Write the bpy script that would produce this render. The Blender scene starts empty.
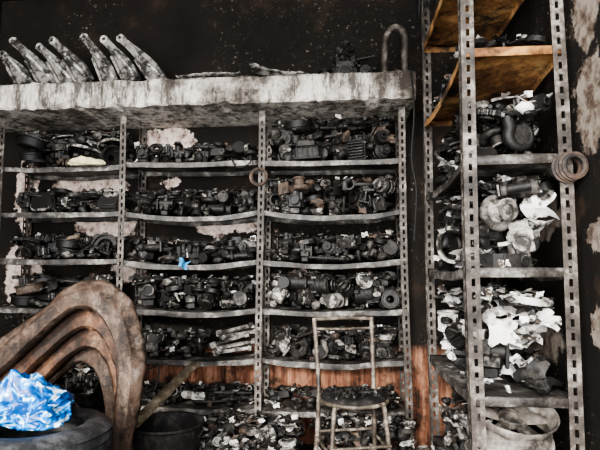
import bpy, math, random
import numpy as np
from mathutils import Matrix, Vector, Euler, noise

rnd = random.Random(7)
scene = bpy.context.scene

# ------------------------------------------------------------------ geometry helpers
def merge(*gs):
    V=[];F=[];o=0
    for v,f in gs:
        V.append(np.asarray(v,float)); F+= [tuple(i+o for i in q) for q in f]; o+=len(v)
    return (np.vstack(V),F)
def xf(g,loc=(0,0,0),rot=(0,0,0),s=(1,1,1)):
    if not hasattr(s,'__len__'): s=(s,s,s)
    R=np.array(Euler(rot).to_matrix())
    v=(np.asarray(g[0])*np.array(s))@R.T+np.array(loc)
    return (v,g[1])
def box(sx,sy,sz,loc=(0,0,0),ch=0.12):
    c=min(sx,sy)*ch; x=sx/2;y=sy/2;z=sz/2
    o=[(x-c,-y),(x,-y+c),(x,y-c),(x-c,y),(-x+c,y),(-x,y-c),(-x,-y+c),(-x+c,-y)]
    cz=min(c,sz*0.2)
    v=[];k=[(0.0,-z),(1,-z+cz),(1,z-cz),(0.0,z)]
    for t,zz in k:
        for a,b in o:
            if t: v.append((a,b,zz))
            else: v.append((a*(1-cz/x),b*(1-cz/y),zz))
    f=[]
    for r in range(3):
        for i in range(8):
            j=(i+1)%8; f.append((r*8+i,r*8+j,r*8+8+j,r*8+8+i))
    f.append(tuple(range(7,-1,-1))); f.append(tuple(range(24,32)))
    return (np.array(v)+np.array(loc),f)
def plainbox(x0,x1,y0,y1,z0,z1):
    v=[(x0,y0,z0),(x1,y0,z0),(x1,y1,z0),(x0,y1,z0),(x0,y0,z1),(x1,y0,z1),(x1,y1,z1),(x0,y1,z1)]
    f=[(3,2,1,0),(4,5,6,7),(0,1,5,4),(1,2,6,5),(2,3,7,6),(3,0,4,7)]
    return (np.array(v,float),f)
def lathe(prof,seg=16,close=False):
    v=[];f=[]
    for r,z in prof:
        for i in range(seg):
            a=2*math.pi*i/seg; v.append((r*math.cos(a),r*math.sin(a),z))
    n=len(prof)
    for k in range(n if close else n-1):
        k2=(k+1)%n
        for i in range(seg):
            j=(i+1)%seg
            f.append((k*seg+i,k*seg+j,k2*seg+j,k2*seg+i))
    if not close:
        if prof[0][0]>1e-6: f.append(tuple(range(seg-1,-1,-1)))
        if prof[-1][0]>1e-6: f.append(tuple((n-1)*seg+i for i in range(seg)))
    return (np.array(v),f)
def cyl(r,h,seg=14,loc=(0,0,0),rot=(0,0,0),c=0.1):
    b=min(r,h)*c
    return xf(lathe([(r-b,-h/2),(r,-h/2+b),(r,h/2-b),(r-b,h/2)],seg),loc,rot)
def ring(ro,ri,h,seg=18,loc=(0,0,0),rot=(0,0,0)):
    b=min(ro-ri,h)*0.15
    return xf(lathe([(ri,-h/2),(ro-b,-h/2),(ro,-h/2+b),(ro,h/2-b),(ro-b,h/2),(ri,h/2)],seg,True),loc,rot)
def tube(pts,r,seg=8,closed=False):
    P=[Vector(p) for p in pts]; n=len(P); v=[];f=[]
    rr=r if hasattr(r,'__len__') else [r]*n
    up=None
    for i,p in enumerate(P):
        if closed: t=P[(i+1)%n]-P[i-1]
        else: t=P[min(i+1,n-1)]-P[max(i-1,0)]
        t.normalize()
        if up is None:
            up=Vector((0,0,1)) if abs(t.z)<0.9 else Vector((1,0,0))
        a=t.cross(up).normalized(); b=a.cross(t).normalized(); up=b
        for k in range(seg):
            an=2*math.pi*k/seg
            q=p+(a*math.cos(an)+b*math.sin(an))*rr[i]; v.append(tuple(q))
    for i in range(n if closed else n-1):
        i2=(i+1)%n
        for k in range(seg):
            j=(k+1)%seg; f.append((i*seg+k,i*seg+j,i2*seg+j,i2*seg+k))
    if not closed:
        f.append(tuple(range(seg-1,-1,-1))); f.append(tuple((n-1)*seg+k for k in range(seg)))
    return (np.array(v),f)
def smoothpts(pts,n=6):
    P=[Vector(p) for p in pts]; out=[]
    for i in range(len(P)-1):
        p0=P[max(i-1,0)];p1=P[i];p2=P[i+1];p3=P[min(i+2,len(P)-1)]
        for k in range(n):
            t=k/n
            out.append(0.5*((2*p1)+(-p0+p2)*t+(2*p0-5*p1+4*p2-p3)*t*t+(-p0+3*p1-3*p2+p3)*t**3))
    out.append(P[-1]); return out
def make(name,g,mat,parent=None,smooth=True,mi=None,angle=38):
    me=bpy.data.meshes.new(name); me.from_pydata([tuple(p) for p in g[0]],[],g[1]); me.update()
    mats=mat if isinstance(mat,(list,tuple)) else [mat]
    for m in mats: me.materials.append(m)
    if mi is not None: me.polygons.foreach_set('material_index',mi)
    if smooth:
        me.polygons.foreach_set('use_smooth',[True]*len(me.polygons))
        try: me.set_sharp_from_angle(angle=math.radians(angle))
        except Exception: pass
    ob=bpy.data.objects.new(name,me); scene.collection.objects.link(ob)
    if parent: ob.parent=parent
    return ob
def empty(name,loc=(0,0,0)):
    e=bpy.data.objects.new(name,None); scene.collection.objects.link(e); e.location=loc; e.empty_display_size=0.1
    return e

# ------------------------------------------------------------------ materials
class NT:
    def __init__(s,name):
        s.m=bpy.data.materials.new(name); s.m.use_nodes=True; s.t=s.m.node_tree; s.n=s.t.nodes
        s.b=s.n['Principled BSDF']
        s.tc=s.n.new('ShaderNodeTexCoord')
    def link(s,a,b): s.t.links.new(a,b)
    def noise(s,scale,detail=6,rough=0.6,vec=None,dist=0):
        n=s.n.new('ShaderNodeTexNoise'); n.inputs['Scale'].default_value=scale; n.inputs['Detail'].default_value=detail
        n.inputs['Roughness'].default_value=rough; n.inputs['Distortion'].default_value=dist
        s.link(vec or s.tc.outputs['Object'],n.inputs['Vector']); return n.outputs['Fac']
    def ramp(s,fac,stops):
        r=s.n.new('ShaderNodeValToRGB'); e=r.color_ramp.elements
        while len(e)<len(stops): e.new(0.5)
        for i,(p,c) in enumerate(stops):
            e[i].position=p; e[i].color=(c[0],c[1],c[2],1) if hasattr(c,'__len__') else (c,c,c,1)
        s.link(fac,r.inputs[0]); return r.outputs[0]
    def mix(s,fac,a,b,mode='MIX'):
        m=s.n.new('ShaderNodeMix'); m.data_type='RGBA'; m.blend_type=mode
        for sock,val in ((m.inputs[0],fac),(m.inputs[6],a),(m.inputs[7],b)):
            if isinstance(val,bpy.types.NodeSocket): s.link(val,sock)
            elif hasattr(val,'__len__'): sock.default_value=(*val[:3],1)
            else: sock.default_value=val
        return m.outputs[2]
    def math(s,op,a,b=None,c=None,clamp=False):
        m=s.n.new('ShaderNodeMath'); m.operation=op; m.use_clamp=clamp
        for i,val in enumerate((a,b,c)):
            if val is None: continue
            if isinstance(val,bpy.types.NodeSocket): s.link(val,m.inputs[i])
            else: m.inputs[i].default_value=val
        return m.outputs[0]
    def vmath(s,op,a,b):
        m=s.n.new('ShaderNodeVectorMath'); m.operation=op
        for i,val in enumerate((a,b)):
            if isinstance(val,bpy.types.NodeSocket): s.link(val,m.inputs[i])
            else: m.inputs[i].default_value=val
        return m
    def bump(s,h,strength=0.5,dist=0.01):
        b=s.n.new('ShaderNodeBump'); b.inputs['Strength'].default_value=strength; b.inputs['Distance'].default_value=dist
        s.link(h,b.inputs['Height']); s.link(b.outputs[0],s.b.inputs['Normal'])
    def fin(s,col,rough=0.6,metal=0.0,spec=0.5):
        if isinstance(col,bpy.types.NodeSocket): s.link(col,s.b.inputs['Base Color'])
        else: s.b.inputs['Base Color'].default_value=(*col,1)
        if isinstance(rough,bpy.types.NodeSocket): s.link(rough,s.b.inputs['Roughness'])
        else: s.b.inputs['Roughness'].default_value=rough
        s.b.inputs['Metallic'].default_value=metal
        s.b.inputs['Specular IOR Level'].default_value=spec
        return s.m

def island_mat(name,stops,ns=25,dark=(0.006,0.005,0.0045),cover=(0.42,0.6),rough=0.5,metal=0.3,bs=0.5,spec=0.5,ash=0.5):
    t=NT(name); g=t.n.new('ShaderNodeNewGeometry')
    base=t.ramp(g.outputs['Random Per Island'],stops)
    n=t.noise(ns,8,0.75)
    m=t.ramp(n,[(cover[0],0.0),(cover[1],1.0)])
    col=t.mix(m,dark,base)
    sep=t.n.new('ShaderNodeSeparateXYZ'); t.link(g.outputs['Normal'],sep.inputs[0])
    up=t.math('MULTIPLY',t.math('SUBTRACT',sep.outputs[2],0.5),2.0,clamp=True)
    an=t.ramp(t.noise(45,5,0.7),[(0.5,0.0),(0.68,ash)])
    col=t.mix(t.math('MULTIPLY',up,an),col,(0.32,0.295,0.262))
    t.bump(t.noise(ns*5,5,0.7),bs,0.005)
    return t.fin(col,rough,metal,spec)

M_burnt=island_mat('scorched_metal',[(0.0,(0.006,0.0052,0.0045)),(0.55,(0.016,0.014,0.012)),(0.80,(0.05,0.044,0.038)),(0.93,(0.18,0.163,0.143)),(1,(0.50,0.465,0.42))],cover=(0.46,0.60),rough=0.5,metal=0.1,spec=0.35,ash=0.55)
M_ash=island_mat('ash_coated_alloy',[(0,(0.14,0.128,0.112)),(0.6,(0.38,0.352,0.315)),(1,(0.68,0.65,0.6))],ns=14,dark=(0.016,0.013,0.010),cover=(0.45,0.57),rough=0.75,metal=0.0)
M_rust=island_mat('fire_rusted_steel',[(0,(0.04,0.024,0.016)),(0.5,(0.085,0.052,0.035)),(1,(0.18,0.125,0.085))],ns=12,dark=(0.012,0.009,0.007),cover=(0.42,0.62),rough=0.75,metal=0.0)
M_paper=island_mat('scorched_paper',[(0,(0.32,0.29,0.26)),(0.5,(0.64,0.61,0.57)),(1,(0.9,0.89,0.86))],ns=12,dark=(0.035,0.024,0.017),cover=(0.42,0.50),rough=0.9,metal=0,bs=0.1)
M_coal=island_mat('black_char',[(0,(0.004,0.0038,0.0035)),(0.7,(0.011,0.010,0.009)),(1,(0.05,0.044,0.038))],ns=20,rough=0.55,metal=0.0,spec=0.35,ash=0.4)

def metal_mat(name,c1,c2,c3,scale=6,rough=0.5,metal=0.4,st=(0.36,0.5,0.66),spec=0.5):
    t=NT(name); n=t.noise(scale,10,0.75)
    col=t.ramp(n,[(st[0],c1),(st[1],c2),(st[2],c3)])
    t.bump(t.noise(scale*12,4,0.7),0.4,0.004)
    return t.fin(col,rough,metal,spec)
M_upright=metal_mat('sooty_slotted_steel',(0.012,0.009,0.007),(0.060,0.048,0.038),(0.29,0.262,0.228),10,0.6,0.0,(0.38,0.52,0.68),0.4)
M_shelf=metal_mat('sooty_shelf_steel',(0.010,0.008,0.007),(0.060,0.052,0.045),(0.32,0.297,0.268),9,0.55,0.0,(0.40,0.52,0.66),0.4)
t=NT('heat_rusted_shelf_steel'); a=t.noise(2.6,10,0.75,dist=0.5)
col=t.ramp(a,[(0.36,(0.025,0.013,0.007)),(0.48,(0.19,0.085,0.032)),(0.56,(0.42,0.22,0.08)),(0.68,(0.62,0.42,0.2))])
so_=t.ramp(t.noise(3.6,9,0.8),[(0.47,0.0),(0.60,0.95)]); col=t.mix(so_,col,(0.010,0.008,0.006))
t.bump(t.noise(40,5,0.7),0.5,0.005); M_under=t.fin(col,0.8,0,0.3)
M_chair=metal_mat('scorched_tube',(0.012,0.009,0.007),(0.075,0.057,0.041),(0.34,0.29,0.235),12,0.5,0.0)
M_seat=metal_mat('charred_seat',(0.005,0.0045,0.004),(0.012,0.010,0.009),(0.05,0.046,0.042),18,0.75,0.0,spec=0.3)
def streak_mat(name,cols,rough=0.7,metal=0.0):
    t=NT(name); v=t.vmath('MULTIPLY',t.tc.outputs['Object'],(1,1,0.5)).outputs[0]
    a=t.noise(3.5,9,0.78,vec=v,dist=0.6); col=t.ramp(a,[(0.38,cols[0]),(0.47,cols[1]),(0.56,cols[2]),(0.68,cols[3])])
    b=t.ramp(t.noise(9,9,0.85),[(0.46,0.0),(0.58,0.92)]); col=t.mix(b,col,(0.012,0.008,0.006))
    t.bump(t.noise(40,5,0.7),0.5,0.005); return t.fin(col,rough,metal,0.3)
M_fender=streak_mat('burnt_fender_rust',((0.018,0.010,0.006),(0.065,0.03,0.016),(0.15,0.075,0.04),(0.28,0.18,0.115)))
M_fender2=streak_mat('burnt_fender_grey',((0.018,0.012,0.008),(0.06,0.036,0.024),(0.13,0.09,0.066),(0.36,0.33,0.30)))
M_tyre=metal_mat('dusty_rubber',(0.008,0.008,0.008),(0.02,0.02,0.02),(0.11,0.11,0.115),6,0.55,0.0)
M_wood=metal_mat('charred_timber',(0.02,0.015,0.011),(0.18,0.14,0.09),(0.44,0.38,0.28),8,0.8,0.0)
M_rim=metal_mat('scorched_alloy',(0.03,0.026,0.022),(0.20,0.175,0.15),(0.52,0.48,0.43),5,0.55,0.0,(0.40,0.50,0.64))
M_yellow=metal_mat('melted_yellow_plastic',(0.2,0.17,0.1),(0.5,0.47,0.27),(0.75,0.72,0.5),9,0.5,0.0)
M_blue=metal_mat('blue_rag',(0.02,0.08,0.2),(0.04,0.25,0.5),(0.1,0.4,0.65),10,0.8,0.0)
t=NT('printed_plastic_bag'); n=t.noise(13,2,0.5,dist=2.0)
col=t.ramp(n,[(0.47,(0.0,0.06,0.24)),(0.52,(0.0,0.19,0.55)),(0.58,(0.02,0.34,0.75)),(0.60,(0.66,0.78,0.88))])
t.bump(t.noise(16,4,0.6),0.5,0.012); M_bag=t.fin(col,0.25,0.0)

def soot_wall(name,patches=(),pcol=((0.40,0.30,0.25),(0.70,0.58,0.50)),rustband=None,speck=0.0,brown=0.5):
    t=NT(name); pos=t.tc.outputs['Object']
    n1=t.noise(2.2,8,0.7)
    base=t.ramp(n1,[(0.3,(0.005,0.0042,0.0035)),(0.55,(0.011,0.0085,0.0065)),(0.75,(0.05*brown+0.008,0.030*brown+0.006,0.017*brown+0.005))])
    n2=t.noise(38,6,0.8)
    if speck>0:
        sp=t.ramp(n2,[(0.60,0.0),(0.67,1.0)]); big=t.ramp(t.noise(1.3,3,0.5),[(0.46,0.0),(0.58,1.0)])
        base=t.mix(t.math('MULTIPLY',t.math('MULTIPLY',sp,big),speck),base,(0.34,0.30,0.26))
    if rustband:
        sep=t.n.new('ShaderNodeSeparateXYZ'); t.link(pos,sep.inputs[0])
        mr=t.math('SUBTRACT',rustband,sep.outputs[2]); mr=t.math('MULTIPLY',mr,12,clamp=True)
        v=t.vmath('MULTIPLY',pos,(12,12,1.2)).outputs[0]
        ns=t.noise(1.5,8,0.75,vec=v)
        rc=t.ramp(ns,[(0.36,(0.02,0.010,0.007)),(0.48,(0.15,0.06,0.034)),(0.64,(0.38,0.20,0.125))])
        sm=t.ramp(t.noise(4,8,0.8),[(0.49,0.0),(0.62,0.9)]); rc=t.mix(sm,rc,(0.012,0.009,0.007))
        base=t.mix(mr,base,rc)
    if patches:
        nd=t.n.new('ShaderNodeTexNoise'); nd.inputs['Scale'].default_value=9; nd.inputs['Detail'].default_value=8; nd.inputs['Roughness'].default_value=0.7; t.link(pos,nd.inputs['Vector'])
        d=t.vmath('SUBTRACT',nd.outputs['Color'],(0.5,0.5,0.5)).outputs[0]
        d=t.vmath('MULTIPLY',d,(0.28,0.28,0.28)).outputs[0]
        pp=t.vmath('ADD',pos,d).outputs[0]
        acc=None
        for (c,r) in patches:
            q=t.vmath('SUBTRACT',pp,c).outputs[0]
            q=t.vmath('MULTIPLY',q,tuple(1/a for a in r)).outputs[0]
            L=t.vmath('LENGTH',q,(0,0,0)).outputs['Value']
            mk=t.math('MULTIPLY',t.math('SUBTRACT',1.0,L),9,clamp=True)
            acc=mk if acc is None else t.math('MAXIMUM',acc,mk)
        pc=t.ramp(t.noise(14,8,0.75),[(0.36,(0.05,0.035,0.028)),(0.44,pcol[0]),(0.56,pcol[1])])
        base=t.mix(acc,base,pc)
    t.bump(n2,0.6,0.01)
    return t.fin(base,0.85,0.0,0.2)

B=10
M_wback=soot_wall('sooted_plaster_back',[
 ((-1.32,3.62,2.20),(0.19,B,0.12)),((-1.12,3.62,2.12),(0.08,B,0.05)),((-1.93,3.62,1.87),(0.30,B,0.15)),((-0.95,3.62,1.58),(0.17,B,0.11)),((-0.73,3.62,1.58),(0.12,B,0.08)),
 ((-1.80,3.62,1.57),(0.24,B,0.12)),((-1.62,3.62,1.22),(0.12,B,0.10)),((-2.45,3.62,1.2),(0.16,B,0.3)),((-2.45,3.62,1.8),(0.10,B,0.3)),((-0.1,3.62,2.15),(0.06,B,0.03)),((-2.3,3.62,0.95),(0.2,B,0.08)),((-0.3,3.62,1.2),(0.1,B,0.03)),((-1.3,3.62,1.88),(0.07,B,0.04))],
 rustband=0.70,speck=0.7,brown=0.8)
M_wside=soot_wall('sooted_plaster_side',[((0.9,2.5,1.45),(B,0.35,0.1)),((0.9,1.90,1.83),(B,0.12,0.20)),((0.9,1.90,1.33),(B,0.10,0.08)),((0.9,1.9,2.25),(B,0.12,0.2)),((0.9,1.93,1.0),(B,0.06,0.1)),((0.9,2.8,1.9),(B,0.25,0.12)),((0.9,2.6,0.9),(B,0.4,0.12))],
  pcol=((0.12,0.085,0.062),(0.30,0.255,0.21)),speck=1.0,brown=1.6)
M_ceil=soot_wall('sooted_ceiling',speck=0.2,brown=0.8)
t=NT('sooted_concrete'); 
n=t.noise(1.9,11,0.78); c1=t.ramp(n,[(0.41,(0.035,0.028,0.022)),(0.48,(0.25,0.22,0.185)),(0.57,(0.66,0.61,0.54))])
v=t.vmath('MULTIPLY',t.tc.outputs['Object'],(9,9,2.0)).outputs[0]
st=t.ramp(t.noise(1.1,10,0.84,vec=v),[(0.44,0.08),(0.53,1.0)])
c1=t.mix(st,(0.045,0.036,0.028),c1)
t.bump(t.noise(30,6,0.7),0.4,0.008); M_slab=t.fin(c1,0.85,0,0.3)
t=NT('ash_covered_floor'); n=t.noise(7,9,0.75)
t.bump(t.noise(25,8,0.8),0.8,0.03)
M_floor=t.fin(t.ramp(n,[(0.35,(0.008,0.007,0.006)),(0.55,(0.03,0.027,0.025)),(0.72,(0.15,0.14,0.125))]),0.85,0,0.3)

# ------------------------------------------------------------------ room shell
XL,XR,YB,YF,H=-2.75,0.92,3.65,-1.0,3.4
make('floor',plainbox(XL-0.15,XR+0.15,YF-1.5,YB+0.15,-0.12,0),M_floor,smooth=False)
make('ceiling',plainbox(XL-0.15,XR+0.15,YF,YB+0.15,H,H+0.12),M_ceil,smooth=False)
make('wall_back',plainbox(XL-0.15,XR+0.15,YB,YB+0.15,0,H),M_wback,smooth=False)
make('wall_left',plainbox(XL-0.15,XL,YF,YB,0,H),M_ceil,smooth=False)
make('wall_right',plainbox(XR,XR+0.15,YF,YB,0,H),M_wside,smooth=False)
def slab():
    nx=120; V=[];F=[]
    x0,x1=XL,0.465; y0,y1=3.13,YB
    prof=[(y1,2.31),(y0+0.012,2.31),(y0,2.325),(y0,2.40),(y0,2.475),(y0+0.012,2.49),(y1,2.49)]
    for i in range(nx+1):
        x=x0+(x1-x0)*i/nx
        for k,(y,z) in enumerate(prof):
            e=0 if k in(0,6) else 0.014
            V.append((x,y+e*(noise.noise(Vector((x*9,k,1)))),z+e*noise.noise(Vector((x*7,k,5)))+e*0.7*noise.noise(Vector((x*24,k,2)))))
    n=len(prof)
    for i in range(nx):
        for k in range(n):
            k2=(k+1)%n; F.append((i*n+k,i*n+k2,(i+1)*n+k2,(i+1)*n+k))
    F.append(tuple(range(n))[::-1]); F.append(tuple(nx*n+k for k in range(n)))
    return (np.array(V),F)
make('trim_loft_slab',slab(),M_slab,angle=30)

# ------------------------------------------------------------------ slotted angle racks
def flange(h,w,horizontal_axis,pitch=0.05,hw=0.014,hh=0.028):
    V=[];F=[];n=int(h/pitch)
    xs=[0,(w-hw)/2,(w+hw)/2,w]
    def q(a,b,c,d):
        o=len(V)
        for (s,z) in ((a,c),(b,c),(b,d),(a,d)):
            V.append((s,0,z) if horizontal_axis=='x' else (0,s,z))
        F.append((o,o+1,o+2,o+3))
    for i in range(n):
        z0=i*pitch;z1=z0+pitch if i<n-1 else h
        zm=z0+hh
        q(xs[0],xs[1],z0,z1);q(xs[2],xs[3],z0,z1);q(xs[1],xs[2],zm,z1)
    return (np.array(V,float),F)
def upright(name,x,y,h,dx,dy,parent,w=0.042,lean=(0,0)):
    a=flange(h,w,'x'); b=flange(h,w,'y')
    a[0][:,0]*=dx; b[0][:,1]*=dy
    g=merge(a,b); g[0][:,0]+=x+lean[0]*g[0][:,2]+0.006*np.sin(g[0][:,2]*2.1+x*5); g[0][:,1]+=y+lean[1]*g[0][:,2]
    o=make(name,g,M_upright,parent,smooth=False)
    m=o.modifiers.new('thick','SOLIDIFY'); m.thickness=0.0025; m.offset=0
    return o
def shelfgeo(x0,x1,y0,y1,z,sag,seed,lip=0.032,axis='x'):
    nx=22; V=[];F=[]
    prof=[(0.012,-lip),(0,-lip+0.002)]+[(0,0),(0.33,0),(0.66,0),(1,0),(1,-lip)]
    n=len(prof)
    for i in range(nx+1):
        t=i/nx
        s=-sag*math.sin(math.pi*t)**0.8 if t not in(0,1) else 0
        for k,(p,dz) in enumerate(prof):
            jn=0.010*noise.noise(Vector((t*5,seed*3.3,k*0.3)))
            if axis=='x': V.append((x0+(x1-x0)*t, y0+(y1-y0)*p+jn*(k<3), z+dz+s+jn))
            else: V.append((x0+(x1-x0)*p, y0+(y1-y0)*t, z+dz+s+jn))
    for i in range(nx):
        for k in range(n-1):
            F.append((i*n+k,i*n+k+1,(i+1)*n+k+1,(i+1)*n+k))
    if axis=='y':
        for t in (0,nx):
            a=t*n+2;b=t*n+5; o=len(V)
            V.append((V[a][0],V[a][1],V[a][2]-lip)); V.append((V[b][0],V[b][1],V[b][2]-lip))
            F.append((a,b,o+1,o))
    return (np.array(V),F)

XU=[-2.40,-1.51,-0.555,0.40]
ZS=[1.95,1.62,1.30,0.975,0.655,0.325]
RY0,RY1=3.28,3.60
rackA=empty('slotted_angle_shelving',(0,0,0))
for i,x in enumerate(XU):
    upright(f'upright_front_{i}',x-0.02,RY0-0.006,2.30,1,1,rackA,lean=(rnd.uniform(-.006,.006),0))
    upright(f'upright_rear_{i}',x-0.02,RY1+0.02,2.30,1,-1,rackA)
SAG={}
for b in range(3):
    for r,z in enumerate(ZS):
        sag=[0.010,0.038,0.030,0.026,0.032,0.015][r]*(rnd.uniform(0.6,1.3)) if b else rnd.uniform(0.006,0.018)
        zz=z+rnd.uniform(-0.012,0.012)
        SAG[(b,r)]=(zz,sag)
        o=make(f'shelf_{b}_{r}',shelfgeo(XU[b]+0.004,XU[b+1]-0.004,RY0,RY1,zz,sag,b*7+r),M_shelf,rackA,angle=30)
        m=o.modifiers.new('t','SOLIDIFY'); m.thickness=0.002; m.offset=-1

RX0,RX1,QY0,QY1=0.475,0.875,1.98,2.95
ZR=[2.55,2.10,1.66,1.22,0.74,0.30]
RS=[0.015,0.05,0.03,0.02,0.02,0.01]
rackB=empty('slotted_angle_rack',(0,0,0))
for nme,x,y,dx,dy in (('front_left',RX0,QY0,1,1),('front_right',RX1,QY0,-1,1),('rear_left',RX0,QY1,1,-1),('rear_right',RX1,QY1,-1,-1)):
    upright('upright_'+nme,x,y,3.0,dx,dy,rackB,w=0.05)
for r,z in enumerate(ZR):
    o=make(f'shelf_{r}',shelfgeo(RX0+0.006,RX1-0.006,QY0+0.006,QY1-0.006,z,RS[r],50+r,0.035,'y'),M_under if r<2 else M_shelf,rackB,angle=30)
    m=o.modifiers.new('t','SOLIDIFY'); m.thickness=0.002; m.offset=-1
g=tube([(RX0,QY0,2.55),(RX0,QY0+0.5,2.98)],0.012,4)
make('brace',g,M_upright,rackB)

# ------------------------------------------------------------------ auto part templates
def alternator():
    gs=[lathe([(0.02,-0.06),(0.05,-0.06),(0.058,-0.05),(0.058,-0.03),(0.054,-0.028),(0.054,-0.012),(0.058,-0.01),(0.058,0.01),(0.054,0.012),(0.054,0.028),(0.058,0.03),(0.058,0.045),(0.045,0.058),(0.015,0.06)],18),
        cyl(0.012,0.05,10,(0,0,0.08)),lathe([(0.03,0.07),(0.03,0.076),(0.02,0.083),(0.03,0.09),(0.03,0.096)],16)]
    for a in (0.3,2.4,4.5): gs.append(box(0.03,0.02,0.03,(0.066*math.cos(a),0.066*math.sin(a),0.03)))
    for i in range(8):
        a=i*math.pi/4; gs.append(box(0.008,0.012,0.03,(0.06*math.cos(a),0.06*math.sin(a),-0.03)))
    return xf(merge(*gs),rot=(math.pi/2,0,0))
def starter():
    return xf(merge(cyl(0.042,0.15,16,(0,0,0)),cyl(0.046,0.012,16,(0,0,0.03)),cyl(0.022,0.09,12,(0.058,0,0.0)),box(0.13,0.06,0.012,(0.015,0,0.078)),cyl(0.026,0.05,12,(0,0,0.1)),cyl(0.012,0.03,8,(0,0,0.135))),rot=(math.pi/2,0,0))
def carb():
    return merge(box(0.09,0.07,0.05),cyl(0.03,0.1,14,(0,0,0.03),(math.pi/2,0,0)),box(0.07,0.055,0.04,(0,0,-0.042)),cyl(0.026,0.05,12,(0.0,0,0.07)),
       box(0.1,0.012,0.075,(0,0.05,0.02)),cyl(0.009,0.05,8,(0.06,0,0.02),(0,math.pi/2,0)),cyl(0.014,0.03,8,(-0.055,0.01,0.0),(0,math.pi/2,0)),ring(0.034,0.026,0.015,14,(0,-0.055,0.03),(math.pi/2,0,0)),box(0.02,0.03,0.05,(0.04,-0.02,0.05)))
def finblock():
    gs=[box(0.09,0.09,0.13,ch=0.05)]
    for i in range(7): gs.append(box(0.135,0.135,0.006,(0,0,-0.05+i*0.017),0.18))
    gs+= [ring(0.04,0.03,0.03,16,(0,0,0.075)),cyl(0.025,0.05,12,(0.0,0.07,0.02),(math.pi/2,0,0))]
    for a in((1,1),(1,-1),(-1,1),(-1,-1)): gs.append(cyl(0.007,0.16,6,(a[0]*0.05,a[1]*0.05,0.01)))
    return merge(*gs)
def gear(teeth=18,r=0.06,h=0.025):
    V=[];F=[]; n=teeth*4; rr=[]
    for i in range(n):
        rr.append(r if i%4 in(0,1) else r*0.87)
    for z in(-h/2,h/2):
        for i in range(n):
            a=2*math.pi*i/n; V.append((rr[i]*math.cos(a),rr[i]*math.sin(a),z))
        for i in range(n):
            a=2*math.pi*i/n; V.append((r*0.3*math.cos(a),r*0.3*math.sin(a),z))
    for i in range(n):
        j=(i+1)%n
        F.append((i,j,2*n+j,2*n+i)); F.append((n+j,n+i,3*n+i,3*n+j)); F.append((j,i,n+i,n+j)); F.append((2*n+i,2*n+j,3*n+j,3*n+i))
    return merge((np.array(V),F),ring(r*0.45,r*0.3,h*1.8,14))
def bearing(): return merge(ring(0.055,0.045,0.028,20),ring(0.034,0.024,0.028,16),ring(0.044,0.035,0.018,12))
def bigring(): return ring(0.11,0.092,0.022,28)
def disc(): 
    return merge(ring(0.105,0.05,0.012,26),ring(0.055,0.03,0.03,16))
def drum():
    return xf(lathe([(0.03,0.0),(0.09,0.0),(0.098,0.008),(0.098,0.055),(0.108,0.06),(0.108,0.072),(0.09,0.072),(0.088,0.012),(0.03,0.012)],26,True),loc=(0,0,-0.035))
def conrod():
    return merge(ring(0.035,0.025,0.02,16),ring(0.02,0.012,0.022,12,(0.15,0,0)),box(0.1,0.018,0.012,(0.082,0,0)),box(0.03,0.07,0.018,(-0.02,0,0)))
def shoe():
    V=[];F=[]
    for a in np.linspace(0.2,2.9,16):
        for r,z in((0.082,-0.02),(0.092,-0.02),(0.092,0.02),(0.082,0.02)): V.append((r*math.cos(a),r*math.sin(a),z))
    for i in range(15):
        for k in range(4): F.append((i*4+k,i*4+(k+1)%4,i*4+4+(k+1)%4,i*4+4+k))
    F.append((3,2,1,0));F.append((60,61,62,63))
    V2=[]
    for a in np.linspace(0.2,2.9,16):
        for r,z in((0.06,-0.003),(0.083,-0.003),(0.083,0.003),(0.06,0.003)): V2.append((r*math.cos(a),r*math.sin(a),z))
    return merge((np.array(V),F),(np.array(V2),list(F)))
def shaft():
    return xf(lathe([(0.008,-0.13),(0.012,-0.125),(0.012,-0.07),(0.02,-0.068),(0.02,-0.02),(0.03,-0.018),(0.03,0.0),(0.016,0.002),(0.016,0.08),(0.01,0.082),(0.01,0.13)],12),rot=(math.pi/2,0,0))
def hose(sd):
    r=random.Random(sd); p=[(-0.12,0,0),(-0.05,r.uniform(-.05,.05),r.uniform(0,.03)),(0.03,r.uniform(-.06,.06),r.uniform(0,.05)),(0.12,r.uniform(-.05,.05),0)]
    return tube(smoothpts(p,5),0.010,8)
def bracket():
    V=[];F=[];pr=[(-0.08,0),(-0.03,0.0),(0.0,0.03),(0.05,0.035),(0.08,0.035)]
    for x,z in pr:
        for y,t in((-0.025,0),(0.025,0),(0.025,0.005),(-0.025,0.005)): V.append((x,y,z+t))
    for i in range(4):
        for k in range(4): F.append((i*4+k,i*4+4+k,i*4+4+(k+1)%4,i*4+(k+1)%4))
    F.append((0,1,2,3));F.append((19,18,17,16))
    return merge((np.array(V),F),ring(0.02,0.01,0.012,12,(0.07,0,0.04)),ring(0.02,0.01,0.012,12,(-0.07,0,0.004)),box(0.012,0.04,0.03,(0,0,0.02)))
def volute():
    pts=[];rs=[]
    for i in range(16):
        a=i/15*5.2; R=0.05; pts.append((R*math.cos(a),R*math.sin(a),0)); rs.append(0.012+0.014*i/15)
    pts.append((pts[-1][0]+0.05,pts[-1][1]-0.02,0)); rs.append(0.026)
    gs=[tube(pts,rs,10),cyl(0.045,0.03,16),cyl(0.03,0.06,14,(0,0,0.03)),ring(0.04,0.02,0.01,14,(0,0,0.062))]
    gs.append(box(0.012,0.07,0.07,(pts[-1][0],pts[-1][1],0)))
    return merge(*gs)
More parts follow.
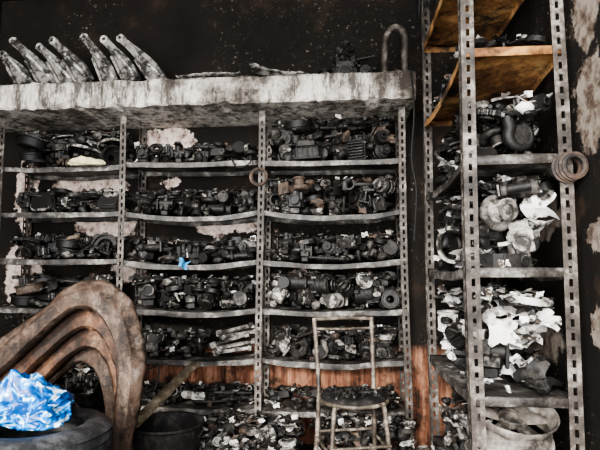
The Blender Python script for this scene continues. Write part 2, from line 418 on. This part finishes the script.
def chunk(sd):
    import bmesh
    bm=bmesh.new(); bmesh.ops.create_icosphere(bm,subdivisions=2,radius=0.032)
    for v in bm.verts:
        q=v.co*28+Vector((sd*7,0,0)); v.co*=1+0.8*noise.noise(q); v.co.z*=0.7
    V=np.array([tuple(v.co) for v in bm.verts]); F=[tuple(v.index for v in f.verts) for f in bm.faces]; bm.free(); return (V,F)
def spring():
    p=[(0.03*math.cos(a),0.03*math.sin(a),a*0.0038-0.06) for a in np.linspace(0,2*math.pi*5,60)]
    return xf(tube(p,0.005,5),rot=(math.pi/2,0,0))
def scrap(sd,s=0.1,n=6):
    V=[];F=[]
    for i in range(n):
        for j in range(n):
            x=(i/(n-1)-.5)*s;y=(j/(n-1)-.5)*s*0.8; q=Vector((x*18,y*18,sd*3.1))
            e=1+0.6*noise.noise(Vector((i*1.3,j*1.3,sd)))
            V.append((x*e,y*e,(0.045*noise.noise(q)+0.025*noise.noise(q*2.3))*s/0.1))
    for i in range(n-1):
        for j in range(n-1): a=i*n+j; F.append((a,a+n,a+n+1,a+1))
    return (np.array(V),F)
def housing():
    gs=[box(0.16,0.11,0.08),box(0.12,0.09,0.05,(0,0,0.06)),cyl(0.035,0.05,14,(0.05,0,0.09)),cyl(0.03,0.03,14,(-0.04,0,0.1)),box(0.19,0.13,0.012,(0,0,-0.035))]
    for i in range(5): gs.append(box(0.006,0.12,0.07,(-0.06+0.03*i,0,0.0)))
    for x in(-0.08,0.08):
        for y in(-0.05,0.05): gs.append(cyl(0.008,0.03,6,(x,y,-0.025)))
    gs.append(cyl(0.03,0.03,14,(0,-0.065,0.0),(math.pi/2,0,0)))
    gs.append(ring(0.045,0.03,0.012,16,(0,-0.075,0.0),(math.pi/2,0,0)))
    return merge(*gs)
def filt():
    V=[];n=48
    for z in(-0.05,0.05):
        for i in range(n):
            r=0.06 if i%2 else 0.052; a=2*math.pi*i/n; V.append((r*math.cos(a),r*math.sin(a),z))
    F=[(i,(i+1)%n,n+(i+1)%n,n+i) for i in range(n)]
    return merge((np.array(V),F),ring(0.065,0.03,0.01,24,(0,0,0.052)),ring(0.065,0.03,0.01,24,(0,0,-0.052)))
def boltset(sd):
    r=random.Random(sd); gs=[]
    for i in range(5):
        g=merge(cyl(0.006,0.06,6),cyl(0.011,0.008,6,(0,0,0.03)))
        gs.append(xf(g,(r.uniform(-.04,.04),r.uniform(-.04,.04),r.uniform(0,.02)),(math.pi/2+r.uniform(-.3,.3),0,r.uniform(0,6))))
    return merge(*gs)
def plates():
    gs=[]
    r=random.Random(3)
    for i in range(8): gs.append(xf(box(0.17,0.12,0.007,ch=0.2),(r.uniform(-.012,.012),r.uniform(-.01,.01),i*0.0105),(0,r.uniform(-.03,.03),r.uniform(-.1,.1))))
    return merge(*gs)

T={'alt':[alternator()],'start':[starter()],'carb':[carb()],'fin':[finblock()],'gear':[gear(),gear(24,0.075,0.018),gear(12,0.035,0.04)],
 'bear':[bearing()],'bring':[bigring()],'disc':[disc()],'drum':[drum()],'rod':[conrod()],'shoe':[shoe()],'shaft':[shaft()],
 'hose':[hose(i) for i in range(5)],'brk':[bracket()],'vol':[volute()],'chunk':[chunk(i) for i in range(6)],'spr':[spring()],
 'scrap':[scrap(i) for i in range(8)],'flake':[scrap(20+i,0.036,4) for i in range(8)],'house':[housing()],'filt':[filt()],'bolt':[boltset(i) for i in range(3)],'plates':[plates()]}
MATS=[M_burnt,M_ash,M_rust,M_paper,M_coal]
FLAT={'bring','disc','drum','gear','bear','rod','shoe','scrap','plates','brk','bolt','flake'}
MW=(0.72,0.045,0.035,0.0,0.20)
def pile(name,x0,x1,y0,y1,base,maxh,seq,seed,mw=MW,scale=(0.85,1.2),mound=None,paper=0.10,tries=9,flakes=0,fp=0.3):
    r=random.Random(seed); cell=0.015
    nx=max(1,int(math.ceil((x1-x0)/cell))); ny=max(1,int(math.ceil((y1-y0)/cell)))
    Hm=np.zeros((nx,ny))
    for i in range(nx): Hm[i,:]=base(x0+(i+.5)*cell)
    VS=[];FS=[];MI=[];off=0
    for kind in list(seq)+['flake']*flakes:
        g=r.choice(T[kind]); s=r.uniform(*scale)
        if kind in FLAT and r.random()<0.75: rot=(r.uniform(-.25,.25),r.uniform(-.25,.25),r.uniform(0,6.28))
        elif kind in FLAT: rot=(r.uniform(0.9,1.6),0,r.uniform(-1,1))
        elif r.random()<0.65: rot=(r.uniform(-.12,.12),r.uniform(-.12,.12),r.choice([0,1.57,3.14,4.71])+r.uniform(-.5,.5))
        else: rot=(r.uniform(0,6.28),r.uniform(0,6.28),r.uniform(0,6.28))
        v=xf(g,rot=rot,s=s)[0]; lo=v.min(0);hi=v.max(0); w=hi-lo
        if w[0]>x1-x0 or w[1]>y1-y0: continue
        best=None
        for k in range(tries if kind!='flake' else 1):
            px=r.uniform(x0,x1-w[0]); py=r.uniform(y0,y1-w[1])
            i0=min(nx-1,int((px-x0+w[0]*.15)/cell)); i1=max(i0+1,int((px-x0+w[0]*.85)/cell)); j0=min(ny-1,int((py-y0+w[1]*.15)/cell)); j1=max(j0+1,int((py-y0+w[1]*.85)/cell))
            z=Hm[i0:i1,j0:j1].max()
            mh=maxh if mound is None else mound(px+w[0]/2,py+w[1]/2)
            b=base(px+w[0]/2)
            if z+w[2]-b>mh+(0.02 if kind=='flake' else 0): continue
            if best is None or z<best[0]: best=(z,px,py,i0,i1,j0,j1)
        if best is None: continue
        z,px,py,i0,i1,j0,j1=best
        v=v-lo+np.array((px,py,z+0.001))
        Hm[i0:i1,j0:j1]=z+w[2]*(0.72 if kind!='flake' else 0.3)
        if kind=='flake': mi=3 if r.random()<fp else r.choice((1,4,4,4,2))
        elif kind in('scrap','filt'): mi=3 if r.random()<paper else 4
        else: mi=r.choices(range(5),mw)[0]
        VS.append(v); FS+=[tuple(a+off for a in f) for f in g[1]]; MI+=[mi]*len(g[1]); off+=len(v)
    if not VS: return
    return make(name,(np.vstack(VS),FS),MATS,mi=MI)

def mk(seed,**kw):
    r=random.Random(seed); out=[]
    for k,n in kw.items(): out+=[k]*n
    r.shuffle(out); return out
small=dict(gear=6,bear=6,rod=6,brk=9,bolt=12,hose=4,chunk=30,spr=3,shaft=5,shoe=4)
def seq(seed,**big):
    return mk(seed,**big)+mk(seed+1,**small)
CONT={
 (0,0):('brake_drum_pile',seq(1,drum=16,bring=12,disc=6,alt=4),0.28),
 (0,1):('gasket_plate_pile',seq(2,plates=12,disc=5,carb=3),0.18),
 (0,2):('brake_part_pile',seq(3,drum=5,bring=6,carb=6,vol=5),0.18),
 (0,3):('clutch_ring_pile',seq(4,bring=16,drum=7,disc=7),0.22),
 (0,4):('scorched_part_pile',seq(5,carb=8,vol=6,alt=6),0.24),
 (0,5):('scorched_part_pile',seq(6,carb=6,house=4),0.24),
 (1,0):('carburettor_pile',seq(7,carb=5,start=3,brk=6),0.15),
 (1,1):('starter_motor_pile',seq(8,start=9,alt=6,carb=7,vol=4),0.19),
 (1,2):('carburettor_pile',seq(9,carb=10,vol=6,start=4),0.18),
 (1,3):('alternator_pile',seq(10,alt=10,start=7,carb=8,vol=6),0.23),
 (1,4):('bracket_pile',seq(11,brk=18,rod=12,carb=5),0.18),
 (1,5):('scorched_part_pile',seq(12,shaft=10,carb=5,rod=8),0.12),
 (2,0):('engine_housing_pile',seq(13,house=10,fin=9,carb=7,alt=3),0.31),
 (2,1):('engine_housing_pile',seq(14,house=6,fin=7,vol=6,alt=6,carb=6),0.26),
 (2,2):('water_pump_pile',seq(15,vol=11,carb=9,alt=5,chunk=14),0.20),
 (2,3):('alternator_pile',seq(16,alt=13,start=7,fin=4,carb=7),0.25),
 (2,4):('carburettor_pile',seq(17,carb=14,vol=8,house=4,alt=4),0.20),
 (2,5):('scorched_part_pile',seq(18,carb=6,rod=8,bring=4),0.12)}
for (b,r),(nm,sq,mh) in CONT.items():
    zz,sg=SAG[(b,r)]
    xa,xb=XU[b],XU[b+1]
    base=lambda x,zz=zz,sg=sg,xa=xa,xb=xb: zz+0.008-sg*math.sin(math.pi*min(1,max(0,(x-xa)/(xb-xa))))**0.8
    x1=xb-0.03 if (b,r)!=(1,4) else -0.92
    scl=(1.05,1.4) if (b,r) in((2,0),(2,1)) else (0.8,1.2)
    pile(nm,xa+0.03,x1,RY0+0.01,RY1-0.01,base,mh,sq+mk(99+r,scrap=6),b*10+r,scale=scl,flakes=60,fp=0.18)

small2=dict(gear=3,bear=3,rod=4,brk=6,bolt=5,hose=3,chunk=16,shaft=3)
RC=[None,
 ('scorched_part_pile',dict(hose=4,shoe=5,brk=6,scrap=10),0.10,0.2,0.15),
 ('sooty_part_pile',dict(carb=9,alt=6,vol=5,scrap=24,brk=12,shoe=8),0.28,0.15,0.15),
 ('air_filter_pile',dict(filt=6,carb=14,vol=9,scrap=50,bring=4,alt=8,start=6),0.38,0.35,0.4),
 ('air_filter_pile',dict(filt=9,scrap=80,carb=8,vol=6,alt=4,start=4),0.39,0.8,0.6)]
for i,c in enumerate(RC):
    if c is None: continue
    s=mk(40+i,**c[1])+mk(60+i,**small2)+mk(61+i,**small2)+mk(70+i,scrap=c[1].get('scrap',0))
    pile(c[0],RX0+0.02,RX1-0.02,QY0+0.03,QY1-0.03,lambda x,z=ZR[i],q=RS[i]:z+0.004-q*0.3,c[2],s,200+i,mw=(0.48,0.24,0.06,0.03,0.19),paper=c[3],flakes=160,fp=c[4])

def rim(R=0.175,w=0.17):
    prof=[(R,0),(R*1.0,0.012),(R*0.93,0.02),(R*0.92,0.05),(R*0.84,0.07),(R*0.84,w-0.05),(R*0.92,w-0.03),(R*0.93,w-0.012),(R,w-0.006),(R,w),(R*0.97,w),(R*0.9,w-0.02),(R*0.81,w-0.055),(R*0.81,0.075),(R*0.89,0.045),(R*0.97,0.0)]
    gs=[lathe(prof,48,True),ring(0.055,0.025,0.03,20,(0,0,w-0.05))]
    for k in range(5):
        a=k*2*math.pi/5; gs.append(xf(box(R*0.62,0.05,0.022,(R*0.52,0,0)),(0,0,w-0.055),(0,0,a)))
    return merge(*gs)
make('wheel_rim',xf(rim(),(0.675,2.22,0.305),(0,0,0.4)),M_rim)
g=xf(rim(0.17,0.13),(0.675,2.21,0.60),(math.radians(20),0,0.2)); g[0][:,2]+=0.472-g[0][:,2].min()
make('wheel_rim',g,M_rim)
pile('scorched_part_pile',RX0+0.02,RX1-0.02,2.44,QY1-0.03,lambda x:0.306,0.40,mk(81,**small,filt=4,scrap=40,carb=12),301,mw=(0.5,0.2,0.1,0,0.2),paper=0.5)

# ------------------------------------------------------------------ floor debris
DM=(0.58,0.14,0.08,0.0,0.20)
pile('fire_debris_heap',-1.50,-0.24,3.0,3.265,lambda x:0.001,0.33,mk(5,gear=30,bear=26,rod=30,brk=45,bolt=45,hose=20,chunk=160,spr=14,shaft=26,shoe=20,carb=30,alt=12,vol=14,bring=9,drum=6,start=10,scrap=60,house=6),77,mw=DM,mound=lambda x,y:0.31+0.08*noise.noise(Vector((x*3,y*3,0))),paper=0.15,flakes=300,fp=0.2)
pile('fire_debris_heap',-0.22,0.42,3.03,3.265,lambda x:0.001,0.3,mk(15,gear=14,bear=14,rod=14,brk=22,bolt=22,hose=10,chunk=80,spr=7,shaft=10,shoe=10,carb=16,alt=6,vol=8,scrap=30,house=3),80,mw=DM,mound=lambda x,y:0.32,paper=0.15,flakes=150,fp=0.2)
pile('fire_debris_heap',-0.72,-0.24,2.5,2.98,lambda x:0.001,0.3,mk(25,gear=16,bear=16,rod=16,brk=26,bolt=26,hose=6,chunk=130,carb=24,alt=8,vol=12,scrap=50,drum=3,bring=4),82,mw=DM,mound=lambda x,y:0.27,paper=0.15,flakes=150,fp=0.2)
pile('fire_debris_heap',0.28,0.46,1.9,2.45,lambda x:0.001,0.3,mk(6,gear=8,brk=14,chunk=80,hose=2,carb=16,scrap=46,rod=8,alt=8,bear=8),78,mw=DM,mound=lambda x,y:0.42,paper=0.5,flakes=120,fp=0.4)
pile('fire_debris_heap',-2.4,-1.55,2.62,3.22,lambda x:0.001,0.5,mk(8,gear=14,brk=20,chunk=90,hose=14,carb=26,scrap=30,rod=14,alt=16,house=12,start=12,fin=12),79,mw=(0.5,0.1,0.1,0.0,0.3),flakes=100,fp=0.15)

# ------------------------------------------------------------------ metal chair
ch=empty('metal_chair',(0.045,2.74,0)); ch.rotation_euler=(0,0,math.radians(15))
sz=0.565
seat=lathe([(0,0.0),(0.15,0.0),(0.172,0.006),(0.176,0.016),(0.17,0.026),(0.15,0.034),(0.08,0.028),(0,0.026)],36)
make('seat',xf(seat,(0,0,sz-0.03)),M_seat,ch)
make('seat_ring',xf(tube([(0.178*math.cos(a),0.178*math.sin(a),0) for a in np.linspace(0,2*math.pi,37)[:-1]],0.010,8,True),(0,0,sz-0.028)),M_chair,ch)
legs=[]
for a,b in [(-0.135,-0.11),(0.135,-0.11)]:
    legs.append(tube(smoothpts([(a*0.8,b*0.9,sz-0.035),(a,b,sz-0.08),(a*1.25,b*1.4,0.005)],5),0.0125,10))
make('front_legs',merge(*legs),M_chair,ch)
backs=[]
for s in(-1,1):
    backs.append(tube(smoothpts([(s*0.185,0.22,0.005),(s*0.165,0.16,0.30),(s*0.158,0.14,sz),(s*0.163,0.165,0.75),(s*0.170,0.20,0.945)],6),0.0125,10))
make('back_posts',merge(*backs),M_chair,ch)
bars=[tube([(-0.172,0.20,0.938),(0,0.212,0.942),(0.172,0.20,0.938)],0.010,8),
      tube([(-0.168,0.19,0.885),(0,0.20,0.88),(0.168,0.19,0.885)],0.007,8),
      tube([(-0.16,0.14,sz-0.03),(0.16,0.14,sz-0.03)],0.009,8),
      tube([(-0.155,-0.13,0.30),(-0.17,0.17,0.30)],0.008,8),tube([(0.155,-0.13,0.30),(0.17,0.17,0.30)],0.008,8),
      tube([(-0.155,-0.135,0.33),(0.155,-0.135,0.33)],0.008,8),tube([(-0.17,0.165,0.33),(0.17,0.165,0.33)],0.008,8)]
make('crossbars',merge(*bars),M_chair,ch)
d=pile('seat_char',-0.13,0.13,-0.13,0.13,lambda x:sz-0.002,0.026,mk(3,chunk=70,bolt=2),5,mw=(0.2,0,0,0,0.8),scale=(0.2,0.5),flakes=8,fp=0.1)
d.parent=ch

# ------------------------------------------------------------------ burnt fenders
def fender(outer,inner,y,bulge=0.05,lip=0.03,na=10):
    O=smoothpts([(a,0,b) for a,b in outer],5); I=smoothpts([(a,0,b) for a,b in inner],5)
    V=[];F=[];n=len(O)
    for i in range(n):
        o,q=O[i],I[i]
        row=[(q.x,y+0.02+lip,q.z),(q.x,y+0.012,q.z)]
        for k in range(na+1):
            t=k/na; x=q.x+(o.x-q.x)*t; z=q.z+(o.z-q.z)*t
            rib=0.014*math.exp(-((t-0.12)/0.07)**2)+0.014*math.exp(-((t-0.62)/0.05)**2)
            dent=0.018*noise.noise(Vector((x*7,z*7,y*9)))+0.010*noise.noise(Vector((x*18,z*18,y*9)))
            yy=y-bulge*math.sin(math.pi*min(1,t*0.9+0.05))*0.5+bulge*0.9*t*t-rib+dent
            e=0.010*noise.noise(Vector((x*25,z*25,3)))*(1 if k in(0,na) else 0)
            row.append((x+e,yy,z+e))
        V+=row
    m=na+3
    for i in range(n-1):
        for k in range(m-1): F.append((i*m+k,i*m+k+1,(i+1)*m+k+1,(i+1)*m+k))
    return (np.array(V),F)
outer=[(-2.22,0.0),(-2.15,0.4),(-2.0,0.66),(-1.80,0.80),(-1.62,0.91),(-1.45,1.03),(-1.33,1.13),(-1.20,1.17),(-1.07,1.13),(-0.97,1.00),(-0.93,0.80),(-0.94,0.62),(-0.98,0.40),(-1.0,0.0)]
inner=[(-2.05,0.0),(-2.02,0.3),(-1.9,0.48),(-1.74,0.63),(-1.58,0.76),(-1.44,0.89),(-1.33,0.99),(-1.23,1.04),(-1.14,1.01),(-1.07,0.90),(-1.04,0.76),(-1.04,0.60),(-1.06,0.38),(-1.09,0.0)]
def sc(L,s,dx,cxx=-1.45): return [((a-cxx)*s+cxx+dx,b*s) for a,b in L]
fl=[(outer,inner,2.28,M_fender2),(sc(outer,0.92,0.0),sc(inner,0.90,0.0),2.36,M_fender),(sc(outer,0.84,0.0),sc(inner,0.80,0.0),2.43,M_fender),(sc(outer,0.75,-0.04),sc(inner,0.72,-0.05),2.50,M_fender2)]
for o,i,y,m in fl:
    ob=make('car_fender',fender(o,i,y),m,angle=60)
    md=ob.modifiers.new('t','SOLIDIFY'); md.thickness=0.003

# ------------------------------------------------------------------ tyres, bag
TW=0.205
def tyre(R=0.28,ri=0.17,w=TW,seg=72):
    pr=[(ri,0.02),(ri+0.02,0.004),(R-0.06,-0.0),(R-0.025,0.012),(R-0.006,0.03)]
    for k in range(4):
        z=0.035+k*(w-0.07)/4; dz=(w-0.07)/4
        pr+=[(R,z),(R,z+dz*0.75),(R-0.008,z+dz*0.8),(R-0.008,z+dz*0.97)]
    pr+=[(R,w-0.033),(R-0.006,w-0.03),(R-0.025,w-0.012),(R-0.06,w),(ri+0.02,w-0.004),(ri,w-0.02),(ri+0.006,w-0.03),(R-0.03,w-0.05),(R-0.03,0.05),(ri+0.006,0.03)]
    return lathe(pr,seg,True)
TX,TY=-1.20,1.93
for i in range(3):
    make('car_tyre',xf(tyre(),(TX+[0,0.01,-0.005][i],TY,0.002+i*(TW+0.002)),(0,0,i)),M_tyre)
def bag(rough=1.0):
    import bmesh
    bm=bmesh.new(); bmesh.ops.create_icosphere(bm,subdivisions=6,radius=1)
    for v in bm.verts:
        c=v.co.copy(); d=0.28*noise.noise(c*1.5)+rough*(0.30*(0.3-abs(noise.noise(c*2.6+Vector((3,1,2)))))+0.10*(0.3-abs(noise.noise(c*6))))
        v.co=c*(1+d)
        v.co.x*=0.150;v.co.y*=0.12;v.co.z*=0.085
        if c.z>0.3 and c.x<0.3: v.co.z+=0.13*(c.z-0.3)*(0.5-c.x)*(0.6+noise.noise(c*3))
        if v.co.z<-0.05: v.co.z=-0.05+0.1*(v.co.z+0.05)
    V=np.array([tuple(v.co) for v in bm.verts]); F=[tuple(v.index for v in f.verts) for f in bm.faces]; bm.free(); return (V,F)
g=xf(bag(),(TX+0.0,TY-0.03,0.60),(0,0,0.2)); g[0][:,2]+=0.621-g[0][:,2].min()
make('plastic_bag',g,M_bag,angle=60)

bk=empty('charred_bucket',(0,0,0))
bx,by=-0.97,2.76
make('body',xf(lathe([(0,0.0),(0.15,0.0),(0.155,0.02),(0.185,0.36),(0.192,0.375),(0.2,0.38),(0.198,0.39),(0.186,0.386),(0.176,0.35),(0.146,0.02),(0,0.015)],36),(bx,by,0.002)),M_seat,bk)
make('handle',tube([(bx+0.2*math.cos(a),by-0.05*math.sin(a),0.36-0.09*math.sin(a)) for a in np.linspace(0,math.pi,16)],0.004,6),M_seat,bk)
def plank(p,q,w,h):
    p=Vector(p);q=Vector(q);L=(q-p).length
    g=box(L,w,h,ch=0.08)
    R=(q-p).to_track_quat('X','Z').to_matrix(); v=g[0]@np.array(R).T+np.array((p+q)/2); return (v,g[1])
make('charred_plank',plank((-1.10,2.60,0.412),(-0.97,3.262,0.615),0.06,0.03),M_wood)

# ------------------------------------------------------------------ loft stock
def swingarm(L=0.42):
    V=[];F=[];n=16
    for i in range(n+1):
        t=i/n; w=0.060-0.032*t+0.006*math.sin(t*6); h=0.024-0.010*t; b=0.035*math.sin(t*math.pi)
        for a,c in((-1,-1),(-.5,-1.2),(.5,-1.2),(1,-1),(1,1),(.5,1.2),(-.5,1.2),(-1,1)):
            V.append((a*w+b*0.6,c*h+b*0.5,t*L))
    for i in range(n):
        for k in range(8): j=(k+1)%8; F.append((i*8+k,i*8+j,i*8+8+j,i*8+8+k))
    F.append(tuple(range(7,-1,-1)));F.append(tuple(n*8+k for k in range(8)))
    return merge((np.array(V),F),ring(0.030,0.013,0.045,16,(0,0.0,L+0.005),(math.pi/2,0,0)),xf(box(0.022,0.03,0.26),(0.03,-0.02,0.15),(0,-0.10,0)),xf(box(0.02,0.03,0.24),(-0.035,-0.012,0.13),(0,0.12,0)))
SA=[(-2.35,-2.08),(-2.20,-1.94),(-2.06,-1.80),(-1.82,-1.63),(-1.68,-1.46),(-1.56,-1.28),(-2.50,-2.25)]
for i,(xt,xb) in enumerate(SA):
    L=[0.44,0.38,0.42,0.43,0.39,0.45,0.30][i]; ang=-math.atan2(xb-xt,0.32)
    g=xf(swingarm(L),(xb,3.27+0.03*(i%2),2.53),(-0.15+0.1*(i%3),ang,0.15-0.15*(i%3)))
    g[0][:,2]+=2.492-g[0][:,2].min()
    make('motorcycle_swingarm',g,M_ash)
pile('loft_scrap_heap',-1.15,-0.22,3.40,3.62,lambda x:2.492,0.14,mk(21,chunk=60,brk=20,hose=10,scrap=40,shoe=8,plates=5,rod=8),55,mw=(0.4,0.1,0.1,0,0.4),mound=lambda x,y:0.15,flakes=40,fp=0.15)
def sheet(x0,x1,y0,y1,z,sd,amp=0.04):
    nx,ny=26,6;V=[];F=[]
    for i in range(nx):
        for j in range(ny):
            x=x0+(x1-x0)*i/(nx-1);y=y0+(y1-y0)*j/(ny-1)
            V.append((x,y,z+amp*(0.5+0.9*noise.noise(Vector((x*4,y*3,sd))))+0.012*noise.noise(Vector((x*22,y*22,sd)))))
    for i in range(nx-1):
        for j in range(ny-1): a=i*ny+j;F.append((a,a+ny,a+ny+1,a+1))
    return (np.array(V),F)
for k,(a,b) in enumerate([(-1.12,-0.68),(-0.62,-0.22)]):
    o=make('warped_metal_sheet',sheet(a,b,3.17,3.36,2.50,k*5,0.09),M_ash,angle=70); m=o.modifiers.new('t','SOLIDIFY'); m.thickness=0.003
g=merge(xf(housing(),(0.02,3.38,2.545),s=1.2),xf(alternator(),(0.16,3.36,2.56),s=0.9),xf(volute(),(-0.12,3.38,2.52),s=1.1),xf(carb(),(0.02,3.36,2.70),(0,0.2,0.5)),xf(shaft(),(0.1,3.36,2.66),(0,0,1.2)))
g[0][:,2]+=2.494-g[0][:,2].min()
make('engine_cover_stack',g,M_burnt)
pp=smoothpts([(0.29,3.30,2.50),(0.285,3.30,2.66),(0.30,3.30,2.80),(0.36,3.29,2.86),(0.42,3.29,2.80),(0.42,3.30,2.64),(0.425,3.32,2.50)],6)
make('exhaust_bend',merge(tube(pp,0.022,12),xf(ring(0.034,0.016,0.012,18),(0.29,3.30,2.502)),xf(ring(0.034,0.016,0.012,18),(0.425,3.32,2.502))),M_upright)

# ------------------------------------------------------------------ special coloured items
z,s=SAG[(1,4)]
gs=[]
for i,(dx,dz,a) in enumerate([(0,0,0.15),(0.02,0.035,0.18),(-0.03,0.065,0.3),(0.03,0.10,0.12),(0.0,0.13,0.2)]):
    gs.append(xf(merge(box(0.24,0.035,0.02),box(0.03,0.06,0.025,(0.11,0,0)),ring(0.024,0.012,0.03,14,(-0.12,0,0))),(-0.74+dx,3.36+0.02*i,z+0.03+dz),(0.2,-a,0.12*i)))
g=merge(*gs); g[0][:,2]+=z+0.004-g[0][:,2].min()
make('alloy_lever_bundle',g,M_ash)
z,s=SAG[(0,0)]
g=xf(bag(0.5),(-1.74,3.24,z+0.055),(0,0,0),(0.9,0.25,0.3)); g[0][:,2]+=z-0.01-g[0][:,2].min()
make('melted_yellow_lump',g,M_yellow,angle=180)
g=xf(scrap(3,0.07),(-1.06,3.250,1.26),(1.45,0.3,0.6)); make('blue_rag',g,M_blue,angle=180)
def hang(name,c,R,r,mat,n=3):
    gs=[]
    for i in range(n):
        gs.append(tube([(c[0]+R*(1-0.08*i)*math.cos(a)+0.004*i,c[1]-0.012*i,c[2]+R*(1-0.05*i)*math.sin(a)) for a in np.linspace(0,2*math.pi,29)[:-1]],r,6,True))
    gs.append(tube([(c[0],c[1]+0.02,c[2]+R+0.01),(c[0],c[1]-0.02,c[2]+R+0.004),(c[0],c[1]-0.03,c[2]+R-0.012)],0.004,6))
    make(name,merge(*gs),mat)
hang('hanging_gasket_ring',(-0.56,3.25,1.84),0.055,0.009,M_rust,2)
hang('hanging_hose_coil',(0.85,1.955,1.60),0.050,0.011,M_rust,4)
def wire(name,pts,r=0.004):
    make(name,tube(smoothpts(pts,7),r,6),M_coal)
wire('burnt_wire',[(-0.75,3.25,1.97),(-0.70,3.235,1.90),(-0.62,3.235,1.93),(-0.62,3.24,1.98)],0.005)
wire('burnt_wire',[(0.43,3.1,2.5),(0.44,3.05,2.2),(0.42,3.06,1.9),(0.445,3.06,1.7),(0.43,3.1,1.4)],0.006)
wire('burnt_wire',[(0.44,2.9,2.9),(0.43,2.75,2.6),(0.43,2.6,2.75),(0.44,2.4,2.5),(0.445,2.0,2.6)],0.006)
wire('burnt_wire',[(-1.35,3.25,0.64),(-1.28,3.22,0.58),(-1.20,3.22,0.60),(-1.22,3.22,0.45)],0.005)

# ------------------------------------------------------------------ daylight through the open shop front
w=bpy.data.worlds.new('overcast_sky'); scene.world=w; w.use_nodes=True
bgn=w.node_tree.nodes['Background']; bgn.inputs[0].default_value=(0.98,0.985,1.0,1); bgn.inputs[1].default_value=15
L=bpy.data.lights.new('shopfront_portal','AREA'); L.shape='RECTANGLE'; L.size=XR-XL; L.size_y=3.4
lo=bpy.data.objects.new('shopfront_portal',L); scene.collection.objects.link(lo); lo.location=((XL+XR)/2,YF,1.7); lo.rotation_euler=(math.radians(90),0,0)
try: L.cycles.is_portal=True
except Exception as e: print(e)
S=bpy.data.lights.new('hazy_sun','SUN'); S.energy=5.0; S.angle=math.radians(5); S.color=(1.0,0.96,0.9)
so=bpy.data.objects.new('hazy_sun',S); scene.collection.objects.link(so)
so.rotation_euler=Vector((0.20,1.0,-0.28)).to_track_quat('-Z','Y').to_euler()
try: scene.view_settings.look='AgX - Medium High Contrast'
except Exception as e: print(e)

cam=bpy.data.cameras.new('camera'); cam.lens=30; cam.sensor_width=36
co=bpy.data.objects.new('camera',cam); scene.collection.objects.link(co)
co.location=(0,0,1.2); co.rotation_euler=(math.radians(95.5),0,math.radians(5))
scene.camera=co
